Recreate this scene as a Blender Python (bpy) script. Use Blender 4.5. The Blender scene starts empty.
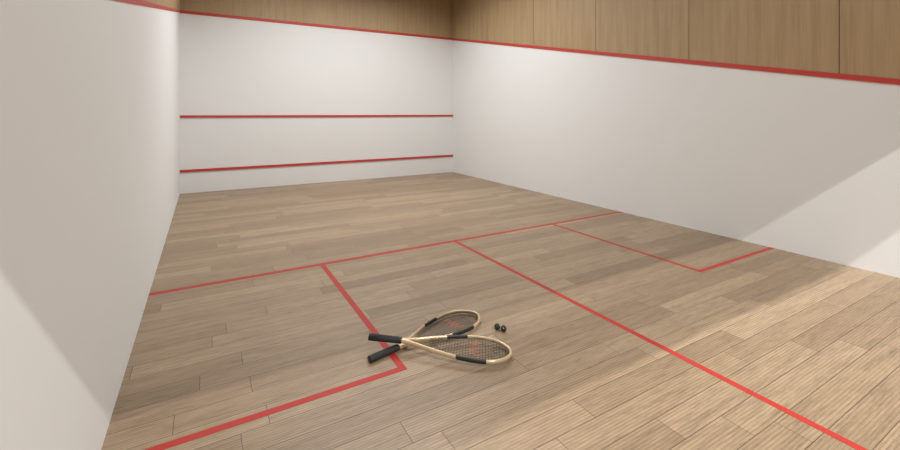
import bpy, bmesh, math
from mathutils import Vector, Matrix
D=bpy.data
sc=bpy.context.scene
COL=sc.collection
sc.view_settings.view_transform='Standard'
sc.view_settings.look='None'
sc.view_settings.exposure=0.0

# ---------------------------------------------------------------- materials
class NT:
    def __init__(s,name):
        s.m=D.materials.new(name); s.m.use_nodes=True
        s.t=s.m.node_tree; s.b=s.t.nodes['Principled BSDF']
    def n(s,typ,**kw):
        x=s.t.nodes.new(typ)
        for k,v in kw.items():
            if k.startswith('i_'):
                x.inputs[k[2:].replace('_',' ')].default_value=v
            else: setattr(x,k,v)
        return x
    def l(s,a,b): s.t.links.new(a,b)
    def math(s,op,a,b=None,c=None):
        x=s.n('ShaderNodeMath',operation=op)
        for i,v in enumerate((a,b,c)):
            if v is None: continue
            if isinstance(v,(int,float)): x.inputs[i].default_value=v
            else: s.l(v,x.inputs[i])
        return x.outputs[0]
    def mix(s,fac,a,b,mode='MIX'):
        x=s.n('ShaderNodeMix',data_type='RGBA',blend_type=mode)
        for i,v in ((0,fac),(6,a),(7,b)):
            if isinstance(v,(int,float,tuple)): x.inputs[i].default_value=v
            else: s.l(v,x.inputs[i])
        return x.outputs[2]
    def ramp(s,fac,pts):
        x=s.n('ShaderNodeValToRGB'); e=x.color_ramp.elements
        while len(e)<len(pts): e.new(0.5)
        for i,(p,c) in enumerate(pts):
            e[i].position=p; e[i].color=c if len(c)==4 else (*c,1)
        s.l(fac,x.inputs[0]); return x.outputs[0]

def srgb(r,g,b):
    f=lambda c:(c/255/12.92) if c/255<=.04045 else ((c/255+.055)/1.055)**2.4
    return (f(r),f(g),f(b),1)

def plain(name,col,rough=.5,metal=0,noise=.06,scale=30,bump=0.0):
    t=NT(name); tc=t.n('ShaderNodeTexCoord'); no=t.n('ShaderNodeTexNoise',i_Scale=scale,i_Detail=4)
    t.l(tc.outputs['Object'],no.inputs['Vector'])
    d=tuple(c*(1-noise) for c in col[:3])+(1,); u=tuple(min(1,c*(1+noise)) for c in col[:3])+(1,)
    t.l(t.mix(no.outputs[0],d,u),t.b.inputs['Base Color'])
    t.b.inputs['Roughness'].default_value=rough; t.b.inputs['Metallic'].default_value=metal
    if bump:
        b=t.n('ShaderNodeBump',i_Strength=bump,i_Distance=.002); t.l(no.outputs[0],b.inputs['Height']); t.l(b.outputs[0],t.b.inputs['Normal'])
    return t.m

M_plaster=plain('plaster',srgb(232,232,230),.8,noise=.008,scale=3)
M_red=plain('red_paint',srgb(178,56,48),.5,noise=.05,scale=8)
M_red.node_tree.nodes['Principled BSDF'].inputs['Specular IOR Level'].default_value=.25
M_redstrip=plain('red_strip',srgb(190,62,54),.45,noise=.04,scale=8)
M_ceil=plain('ceiling_paint',srgb(120,105,88),.8,scale=4)
M_dark=plain('panel_gap',srgb(78,62,44),.8)

def floor_mat():
    t=NT('floor_planks'); tc=t.n('ShaderNodeTexCoord')
    V=tc.outputs['Object']
    br=t.n('ShaderNodeTexBrick',offset=.37,offset_frequency=2,squash=1.0)
    br.inputs['Scale'].default_value=1; br.inputs['Brick Width'].default_value=1.55
    br.inputs['Row Height'].default_value=.165; br.inputs['Mortar Size'].default_value=.0020
    br.inputs['Mortar Smooth'].default_value=.2; br.inputs['Bias'].default_value=0
    br.inputs['Color1'].default_value=(0,0,0,1); br.inputs['Color2'].default_value=(1,1,1,1); br.inputs['Mortar'].default_value=(.5,.5,.5,1)
    sep=t.n('ShaderNodeSeparateXYZ'); t.l(V,sep.inputs[0])
    row=t.math('FLOOR',t.math('DIVIDE',sep.outputs[1],.165))
    wn=t.n('ShaderNodeTexWhiteNoise',noise_dimensions='1D'); t.l(row,wn.inputs['W'])
    xs=t.math('ADD',sep.outputs[0],t.math('MULTIPLY',wn.outputs[0],1.3))
    cmb=t.n('ShaderNodeCombineXYZ'); t.l(xs,cmb.inputs[0]); t.l(sep.outputs[1],cmb.inputs[1])
    t.l(cmb.outputs[0],br.inputs['Vector'])
    per=br.outputs['Color']
    off=t.n('ShaderNodeVectorMath',operation='MULTIPLY_ADD'); t.l(per,off.inputs[0]); off.inputs[1].default_value=(7,3,5); t.l(cmb.outputs[0],off.inputs[2])
    def grain(sx,sy,det):
        mp=t.n('ShaderNodeMapping'); mp.inputs['Scale'].default_value=(sx,sy,1); t.l(off.outputs[0],mp.inputs[0])
        no=t.n('ShaderNodeTexNoise',i_Scale=1,i_Detail=det,i_Roughness=.68); t.l(mp.outputs[0],no.inputs['Vector']); return no.outputs[0]
    g1=grain(3.0,32,7); g2=grain(11,170,3); g3=grain(.8,5,3)
    base=t.ramp(per,[(0,srgb(146,124,98)),(.3,srgb(157,134,107)),(.65,srgb(163,140,113)),(1,srgb(174,151,123))])
    v=t.math('ADD',t.math('MULTIPLY',g1,.5),t.math('ADD',t.math('MULTIPLY',g2,.38),t.math('MULTIPLY',g3,.12)))
    k=t.ramp(v,[(.32,(.48,.45,.42)),(.5,(.95,.94,.93)),(.66,(1.26,1.26,1.26))])
    c=t.mix(1.0,base,k,'MULTIPLY')
    rib=t.math('SINE',t.math('MULTIPLY',sep.outputs[1],2*math.pi/.0183))
    ribm=t.math('MULTIPLY',t.math('POWER',t.math('MULTIPLY_ADD',rib,.5,.5),2.5),t.math('MULTIPLY_ADD',g3,.8,.10))
    c=t.mix(t.math('MULTIPLY',ribm,.75),c,srgb(100,78,55))
    c=t.mix(t.math('MULTIPLY',br.outputs['Fac'],.8),c,srgb(64,47,31))
    t.l(c,t.b.inputs['Base Color'])
    ro=t.math('MULTIPLY_ADD',g1,.2,.32); t.l(ro,t.b.inputs['Roughness'])
    h=t.math('SUBTRACT',t.math('MULTIPLY',v,.3),t.math('ADD',br.outputs['Fac'],t.math('MULTIPLY',ribm,.25)))
    b=t.n('ShaderNodeBump',i_Strength=.35,i_Distance=.002); t.l(h,b.inputs['Height']); t.l(b.outputs[0],t.b.inputs['Normal'])
    return t.m
M_floor=floor_mat()

def panel_mat():
    t=NT('oak_panel'); tc=t.n('ShaderNodeTexCoord'); oi=t.n('ShaderNodeObjectInfo')
    off=t.n('ShaderNodeVectorMath',operation='ADD'); t.l(tc.outputs['Object'],off.inputs[0])
    rv=t.n('ShaderNodeVectorMath',operation='SCALE'); rv.inputs[0].default_value=(13,17,9); t.l(oi.outputs['Random'],rv.inputs['Scale']); t.l(rv.outputs[0],off.inputs[1])
    def grain(s,sz,det):
        mp=t.n('ShaderNodeMapping'); mp.inputs['Scale'].default_value=(s,s,sz); t.l(off.outputs[0],mp.inputs[0])
        no=t.n('ShaderNodeTexNoise',i_Scale=1,i_Detail=det,i_Roughness=.6); t.l(mp.outputs[0],no.inputs['Vector']); return no.outputs[0]
    g1=grain(12,.7,4); g2=grain(80,1.6,3)
    v=t.math('ADD',t.math('MULTIPLY',g1,.6),t.math('MULTIPLY',g2,.4))
    c=t.ramp(v,[(.32,srgb(156,129,93)),(.5,srgb(170,143,106)),(.68,srgb(180,153,116))])
    t.l(c,t.b.inputs['Base Color']); t.b.inputs['Roughness'].default_value=.5
    b=t.n('ShaderNodeBump',i_Strength=.12,i_Distance=.002); t.l(v,b.inputs['Height']); t.l(b.outputs[0],t.b.inputs['Normal'])
    return t.m
M_panel=panel_mat()
M_gold=plain('racket_gold',srgb(208,184,148),.22,metal=.3,noise=.05,scale=20)
M_black=plain('racket_black',srgb(34,33,31),.35,noise=.1,scale=40)
def grip_mat():
    t=NT('grip_tape'); t.b.inputs['Roughness'].default_value=.7
    tc=t.n('ShaderNodeTexCoord'); no=t.n('ShaderNodeTexNoise',i_Scale=160,i_Detail=3); t.l(tc.outputs['Object'],no.inputs['Vector'])
    t.l(t.mix(no.outputs[0],srgb(22,22,22),srgb(52,51,50)),t.b.inputs['Base Color'])
    b=t.n('ShaderNodeBump',i_Strength=.3,i_Distance=.002); t.l(no.outputs[0],b.inputs['Height']); t.l(b.outputs[0],t.b.inputs['Normal'])
    return t.m
M_grip=grip_mat()
M_string=plain('racket_string',srgb(46,41,37),.5)
M_stringred=plain('racket_string_red',srgb(196,44,32),.5)
M_ball=plain('ball_rubber',srgb(38,46,42),.7,noise=.2,scale=90,bump=.3)
M_dot=plain('ball_dot',srgb(205,190,80),.5)

# ---------------------------------------------------------------- helpers
def mk(name,verts,faces,mats,mi=None,smooth=False,parent=None,**props):
    me=D.meshes.new(name); me.from_pydata([tuple(v) for v in verts],[],faces)
    if not isinstance(mats,(list,tuple)): mats=[mats]
    for m in mats: me.materials.append(m)
    if mi: 
        for p,i in zip(me.polygons,mi): p.material_index=i
    if smooth:
        for p in me.polygons: p.use_smooth=True
    bm=bmesh.new(); bm.from_mesh(me); bmesh.ops.recalc_face_normals(bm,faces=bm.faces); bm.to_mesh(me); bm.free()
    o=D.objects.new(name,me); COL.objects.link(o)
    if parent: o.parent=parent
    for k,v in props.items(): o[k]=v
    return o
BF=[(0,3,2,1),(4,5,6,7),(0,1,5,4),(1,2,6,5),(2,3,7,6),(3,0,4,7)]
def box(name,a,b,mat,**p):
    x0,y0,z0=a;x1,y1,z1=b
    return mk(name,[(x0,y0,z0),(x1,y0,z0),(x1,y1,z0),(x0,y1,z0),(x0,y0,z1),(x1,y0,z1),(x1,y1,z1),(x0,y1,z1)],BF,mat,kind='structure',**p)

# ---------------------------------------------------------------- room
W=6.4; LEN=11.0; H=4.95
ZT,ZS,ZO,K=.457,1.564,3.687,.1993
SS,SB,BW=5.495,7.657,1.533
T=.2
box('floor',(-T,-LEN-6,-.2),(W+T,T,0),M_floor)
box('wall_front',(0,0,0),(W,T,H),M_plaster)
box('wall_left',(-T,-LEN,0),(0,T,H),M_plaster)
box('wall_right',(W,-LEN,0),(W+T,T,H),M_plaster)
box('ceiling',(-T,-LEN-T,H),(W+T,T,H+.15),M_ceil)
LZ=3.42
box('wall_back',(-T,-LEN-.15,LZ),(W+T,-LEN,H),M_plaster)

tn=[0]
def trim(): 
    tn[0]+=1; return 'trim_%d'%tn[0]
e=.0012
def fl(x0,x1,y0,y1): box(trim(),(x0,y0,0),(x1,y1,e),M_red,label='red painted court line on the wooden floor')
h=.0235
fl(0,W,-SS-h*1.3,-SS+h*1.3)
fl(W/2-h,W/2+h,-LEN,-SS-h*1.3)
fl(BW-h,BW+h,-SB+h,-SS-h*1.3)
fl(0,BW+h,-SB-h,-SB+h)
fl(W-BW-h,W-BW+h,-SB+h,-SS-h*1.3)
fl(W-BW-h,W,-SB-h,-SB+h)
hs=.03
def fstrip(z,d=.012,hh=hs): box(trim(),(0,-d,z-hh),(W,0,z+hh),M_redstrip,label='red strip across the white front wall')
fstrip(ZT,.02,.026); fstrip(ZS,.02,.024); fstrip(ZO,.012)
def slab(name,x0,x1,y0,y1,zb,zt,mat,label):
    v=[(x0,y0,zb(-y0)),(x1,y0,zb(-y0)),(x1,y1,zb(-y1)),(x0,y1,zb(-y1)),
       (x0,y0,zt(-y0)),(x1,y0,zt(-y0)),(x1,y1,zt(-y1)),(x0,y1,zt(-y1))]
    return mk(name,v,BF,mat,kind='structure',label=label)
g=.004
seams=[0,1.7,3.35,4.98,6.64,8.29,9.95,LEN]
for side in (0,1):
    KK=K if side else .1955
    th=.008 if side else .004; ps=.012 if side else .006
    hh=hs if side else .022
    zo=lambda s:ZO-KK*s
    zl=lambda s:zo(s)-hh
    zh=lambda s:zo(s)+hh
    X=lambda d:(W-d,W) if side else (0,d)
    slab(trim(),*X(ps),-LEN,0,zl,zh,M_redstrip,'red sloping strip below the oak panelling')
    for a,b in zip(seams[:-1],seams[1:]):
        slab(trim(),*X(th),-(b-g),-(a+(g if a else th)),zh,lambda s:H,M_panel,'oak veneer wall panel above the red strip')
    slab(trim(),*X(.002),-LEN,0,zh,lambda s:H,M_dark,'dark backing behind the oak panels')
n=4; gf=.0012
for i in range(n):
    x0=W/n*i+(gf if i else 0); x1=W/n*(i+1)-(gf if i<n-1 else 0)
    box(trim(),(x0,-.008,ZO+hs),(x1,0,H),M_panel,label='oak veneer panel above the front wall strip')

# ---------------------------------------------------------------- racket
CP=[(.235,.010),(.275,.015),(.335,.031),(.41,.060),(.49,.090),(.57,.115),(.65,.134),(.73,.146),(.80,.148),(.865,.136),(.92,.111),(.96,.075),(.985,.038),(.992,0)]
def cat(P,n=6):
    out=[]
    Q=[(2*P[0][0]-P[1][0],2*P[0][1]-P[1][1])]+P+[(P[-2][0],-P[-2][1])]
    for i in range(1,len(Q)-2):
        p0,p1,p2,p3=Q[i-1:i+3]
        for j in range(n):
            t=j/n
            out.append(tuple(.5*((2*p1[k])+(-p0[k]+p2[k])*t+(2*p0[k]-5*p1[k]+4*p2[k]-p3[k])*t*t+(-p0[k]+3*p1[k]-3*p2[k]+p3[k])*t**3) for k in (0,1)))
    out.append(P[-1]); return out
half=cat(CP)
loop=half+[(x,-y) for x,y in reversed(half[:-1])]
def hw(x):
    for (xa,ya),(xb,yb) in zip(half[:-1],half[1:]):
        if xa<=x<=xb: return ya+(yb-ya)*(x-xa)/(xb-xa+1e-9)
    return 0
def sweep(path,w,hgt,nseg=10,z=0,pw=2.6):
    V=[];F=[]
    N=len(path)
    for i,(x,y) in enumerate(path):
        a=path[max(i-1,0)];b=path[min(i+1,N-1)]
        tx,ty=b[0]-a[0],b[1]-a[1];l=math.hypot(tx,ty) or 1
        nx,ny=-ty/l,tx/l
        ww=w(i/(N-1)) if callable(w) else w
        for j in range(nseg):
            th_=2*math.pi*j/nseg; c,s=math.cos(th_),math.sin(th_)
            c=math.copysign(abs(c)**(2/pw),c); s=math.copysign(abs(s)**(2/pw),s)
            V.append((x+nx*c*ww/2,y+ny*c*ww/2,z+s*hgt/2))
    for i in range(N-1):
        for j in range(nseg):
            F.append((i*nseg+j,i*nseg+(j+1)%nseg,(i+1)*nseg+(j+1)%nseg,(i+1)*nseg+j))
    F.append(tuple(range(nseg))); F.append(tuple((N-1)*nseg+j for j in range(nseg)))
    return V,F
ZC=.024
def lathe(prof,nseg=16,oct_=.9,z=ZC):
    V=[];F=[]
    for (x,r) in prof:
        for j in range(nseg):
            a=2*math.pi*j/nseg; V.append((x,math.cos(a)*r*1.0,z+math.sin(a)*r*oct_))
    for i in range(len(prof)-1):
        for j in range(nseg):
            F.append((i*nseg+j,i*nseg+(j+1)%nseg,(i+1)*nseg+(j+1)%nseg,(i+1)*nseg+j))
    F.append(tuple(range(nseg)));F.append(tuple((len(prof)-1)*nseg+j for j in range(nseg)))
    return V,F
def racket(label):
    r=D.objects.new('squash_racket',None); COL.objects.link(r); r.empty_display_size=.1
    r['label']=label; r['category']='racket'; r['group']='squash rackets lying on the court floor'
    V,F=sweep(loop,.0205,.027,12,z=ZC)
    N=len(loop); mi=[]
    for i in range(N-1):
        x=(loop[i][0]+loop[i+1][0])/2; y=loop[i][1]
        b=1 if ((y>0 and .54<x<.69) or (y<0 and .62<x<.82)) else 0
        mi+= [b]*12
    mi+=[0,0]
    mk('frame',V,F,[M_gold,M_black],mi,True,r,label='gold frame with black side sections')
    V,F=lathe([(.20,.0155),(.235,.0190),(.255,.0205),(.275,.0215),(.292,.0190),(.303,.009)],14,.72)
    mk('shaft',V,F,M_gold,None,True,r)
    prof=[(0.012,.0245)]
    x=.014
    while x<.215:
        t=(x-.014)/.22; R=.0262-.002*t
        prof+= [(x,R),(x+.013,R+.0014),(x+.0145,R-.0008)]; x+=.0155
    prof.append((.226,.0232))
    V,F=lathe(prof,16,.85); mk('grip',V,F,M_grip,None,True,r,label='black wound grip tape')
    V,F=lathe([(0,.021),(.002,.0270),(.009,.0285),(.016,.0278),(.018,.0258)],16,.82); mk('butt_cap',V,F,M_black,None,True,r)
    V,F=lathe([(.214,.0240),(.217,.0260),(.230,.0248),(.234,.0205)],16,.85); mk('grip_collar',V,F,M_black,None,True,r)
    V=[];F=[];mi=[]
    def seg(a,b,z,m):
        a=Vector((*a,z));b=Vector((*b,z)); d=(b-a); 
        if d.length<1e-4: return
        d.normalize(); n=Vector((-d.y,d.x,0)); k=len(V); R=.0013
        for p in (a,b):
            for s,t in ((1,0),(0,1),(-1,0),(0,-1)): V.append(p+n*R*s+Vector((0,0,R*t)))
        for j in range(4): F.append((k+j,k+(j+1)%4,k+4+(j+1)%4,k+4+j)); mi.append(m)
    def emblem(x,y):
        u=(y)/.085; 
        if abs(u)>1: return False
        x0=.735+.02*u*u
        zig=abs(((u*2+2)%1)-.5)*2
        return abs(x-(x0+.05*(zig-.5)))<.021
    sp=.0195
    for i in range(-7,8):
        y=i*sp
        ins=[q/500 for q in range(215,497) if hw(q/500)>abs(y)]
        if len(ins)<2: continue
        run=ins[0]; cur=emblem(run,y); last=run
        for x in ins[1:]:
            e_=emblem(x,y)
            if e_!=cur: seg((run,y),(x,y),ZC+.0009,int(cur)); run=x;cur=e_
            last=x
        seg((run,y),(last,y),ZC+.0009,int(cur))
    x=.43
    while x<.985:
        w_=hw(x); n_=60; run=-w_;cur=emblem(x,run)
        for q in range(1,n_+1):
            y=-w_+2*w_*q/n_; e_=emblem(x,y)
            if e_!=cur: seg((x,run),(x,y),ZC-.0009,int(cur)); run=y;cur=e_
        seg((x,run),(x,w_),ZC-.0009,int(cur))
        x+=.0195
    mk('strings',V,F,[M_string,M_stringred],mi,False,r,label='dark string bed with a red stencilled emblem')
    return r
def place(o,butt,tip,z0=0,z1=0):
    a=Vector((*butt,z0)); d=Vector((tip[0]-butt[0],tip[1]-butt[1],z1-z0)).normalized()
    yv=Vector((-d.y,d.x,0)).normalized(); zv=d.cross(yv)
    o.matrix_world=Matrix.Translation(a)@Matrix((d,yv,zv)).transposed().to_4x4()@Matrix.Scale(.98,4)
r2=racket('gold and black squash racket lying flat underneath the other')
place(r2,(1.366,-7.495),(2.367,-7.300))
r1=racket('gold and black squash racket resting across the other racket')
place(r1,(1.415,-7.345),(2.216,-7.895),.068,0.002)

def ball(x,y,rz,label):
    o=mk('squash_ball',[(0,0,0)],[],M_ball)
    bm=bmesh.new(); bmesh.ops.create_uvsphere(bm,u_segments=28,v_segments=18,radius=.0225)
    for f in bm.faces: f.smooth=True
    bm.to_mesh(o.data); bm.free()
    o.location=(x,y,.0225); o['label']=label;o['category']='ball';o['group']='squash balls beside the rackets'
    bm=bmesh.new()
    bmesh.ops.create_uvsphere(bm,u_segments=20,v_segments=12,radius=.0036)
    me=D.meshes.new('dot'); 
    for v in bm.verts: v.co.z=v.co.z*.25+.0222
    bmesh.ops.rotate(bm,verts=bm.verts,cent=(0,0,0),matrix=Matrix.Rotation(rz,3,'Y')@Matrix.Rotation(.7,3,'X'))
    bm.to_mesh(me); bm.free(); me.materials.append(M_dot)
    d=D.objects.new('dot',me); COL.objects.link(d); d.parent=o; d['label']='small yellow dot'
ball(2.348,-7.565,.6,'dark rubber squash ball next to the racket head')
ball(2.372,-7.612,-.8,'dark rubber squash ball touching another ball')

# ---------------------------------------------------------------- lights
def area(name,loc,tgt,sx,sy,p,col=(1,1,1),spread=math.pi):
    l=D.lights.new(name,'AREA'); l.shape='RECTANGLE'; l.size=sx;l.size_y=sy;l.energy=p;l.color=col; l.spread=spread
    o=D.objects.new(name,l); COL.objects.link(o); o.location=loc
    o.rotation_euler=(Vector(tgt)-Vector(loc)).to_track_quat('-Z','Y').to_euler(); return o
C1=(.965,.982,.99)
area('court_light',(3.2,-3.2,H-.03),(3.2,-3.2,0),4.2,3.8,230,C1,2.8)
area('court_light',(3.2,-8.3,H-.03),(3.2,-8.3,0),4.2,2.6,70,C1,2.8)
area('gallery_light',(3.2,-15.5,LZ+3.87),(3.2,-7,0),.05,.05,600,(.99,.99,.985))
area('gallery_light',(4.6,-13.4,LZ+2.76),(5.2,-8,0),.04,.04,560,(.99,.99,.985))
w=D.worlds.new('world'); sc.world=w; w.use_nodes=True
bg=w.node_tree.nodes['Background']; bg.inputs[0].default_value=(.97,.985,1,1); bg.inputs[1].default_value=.36

# ---------------------------------------------------------------- camera
cd=D.cameras.new('camera'); cam=D.objects.new('camera',cd); COL.objects.link(cam)
F=424.44
cd.sensor_width=36; cd.lens=F*36/900; cd.shift_y=-(225-113.07)/900
cd.clip_start=.02
cam.location=(.4345,-10.1613,1.6348); cam.rotation_euler=(math.pi/2,0,-.5243)
sc.camera=cam
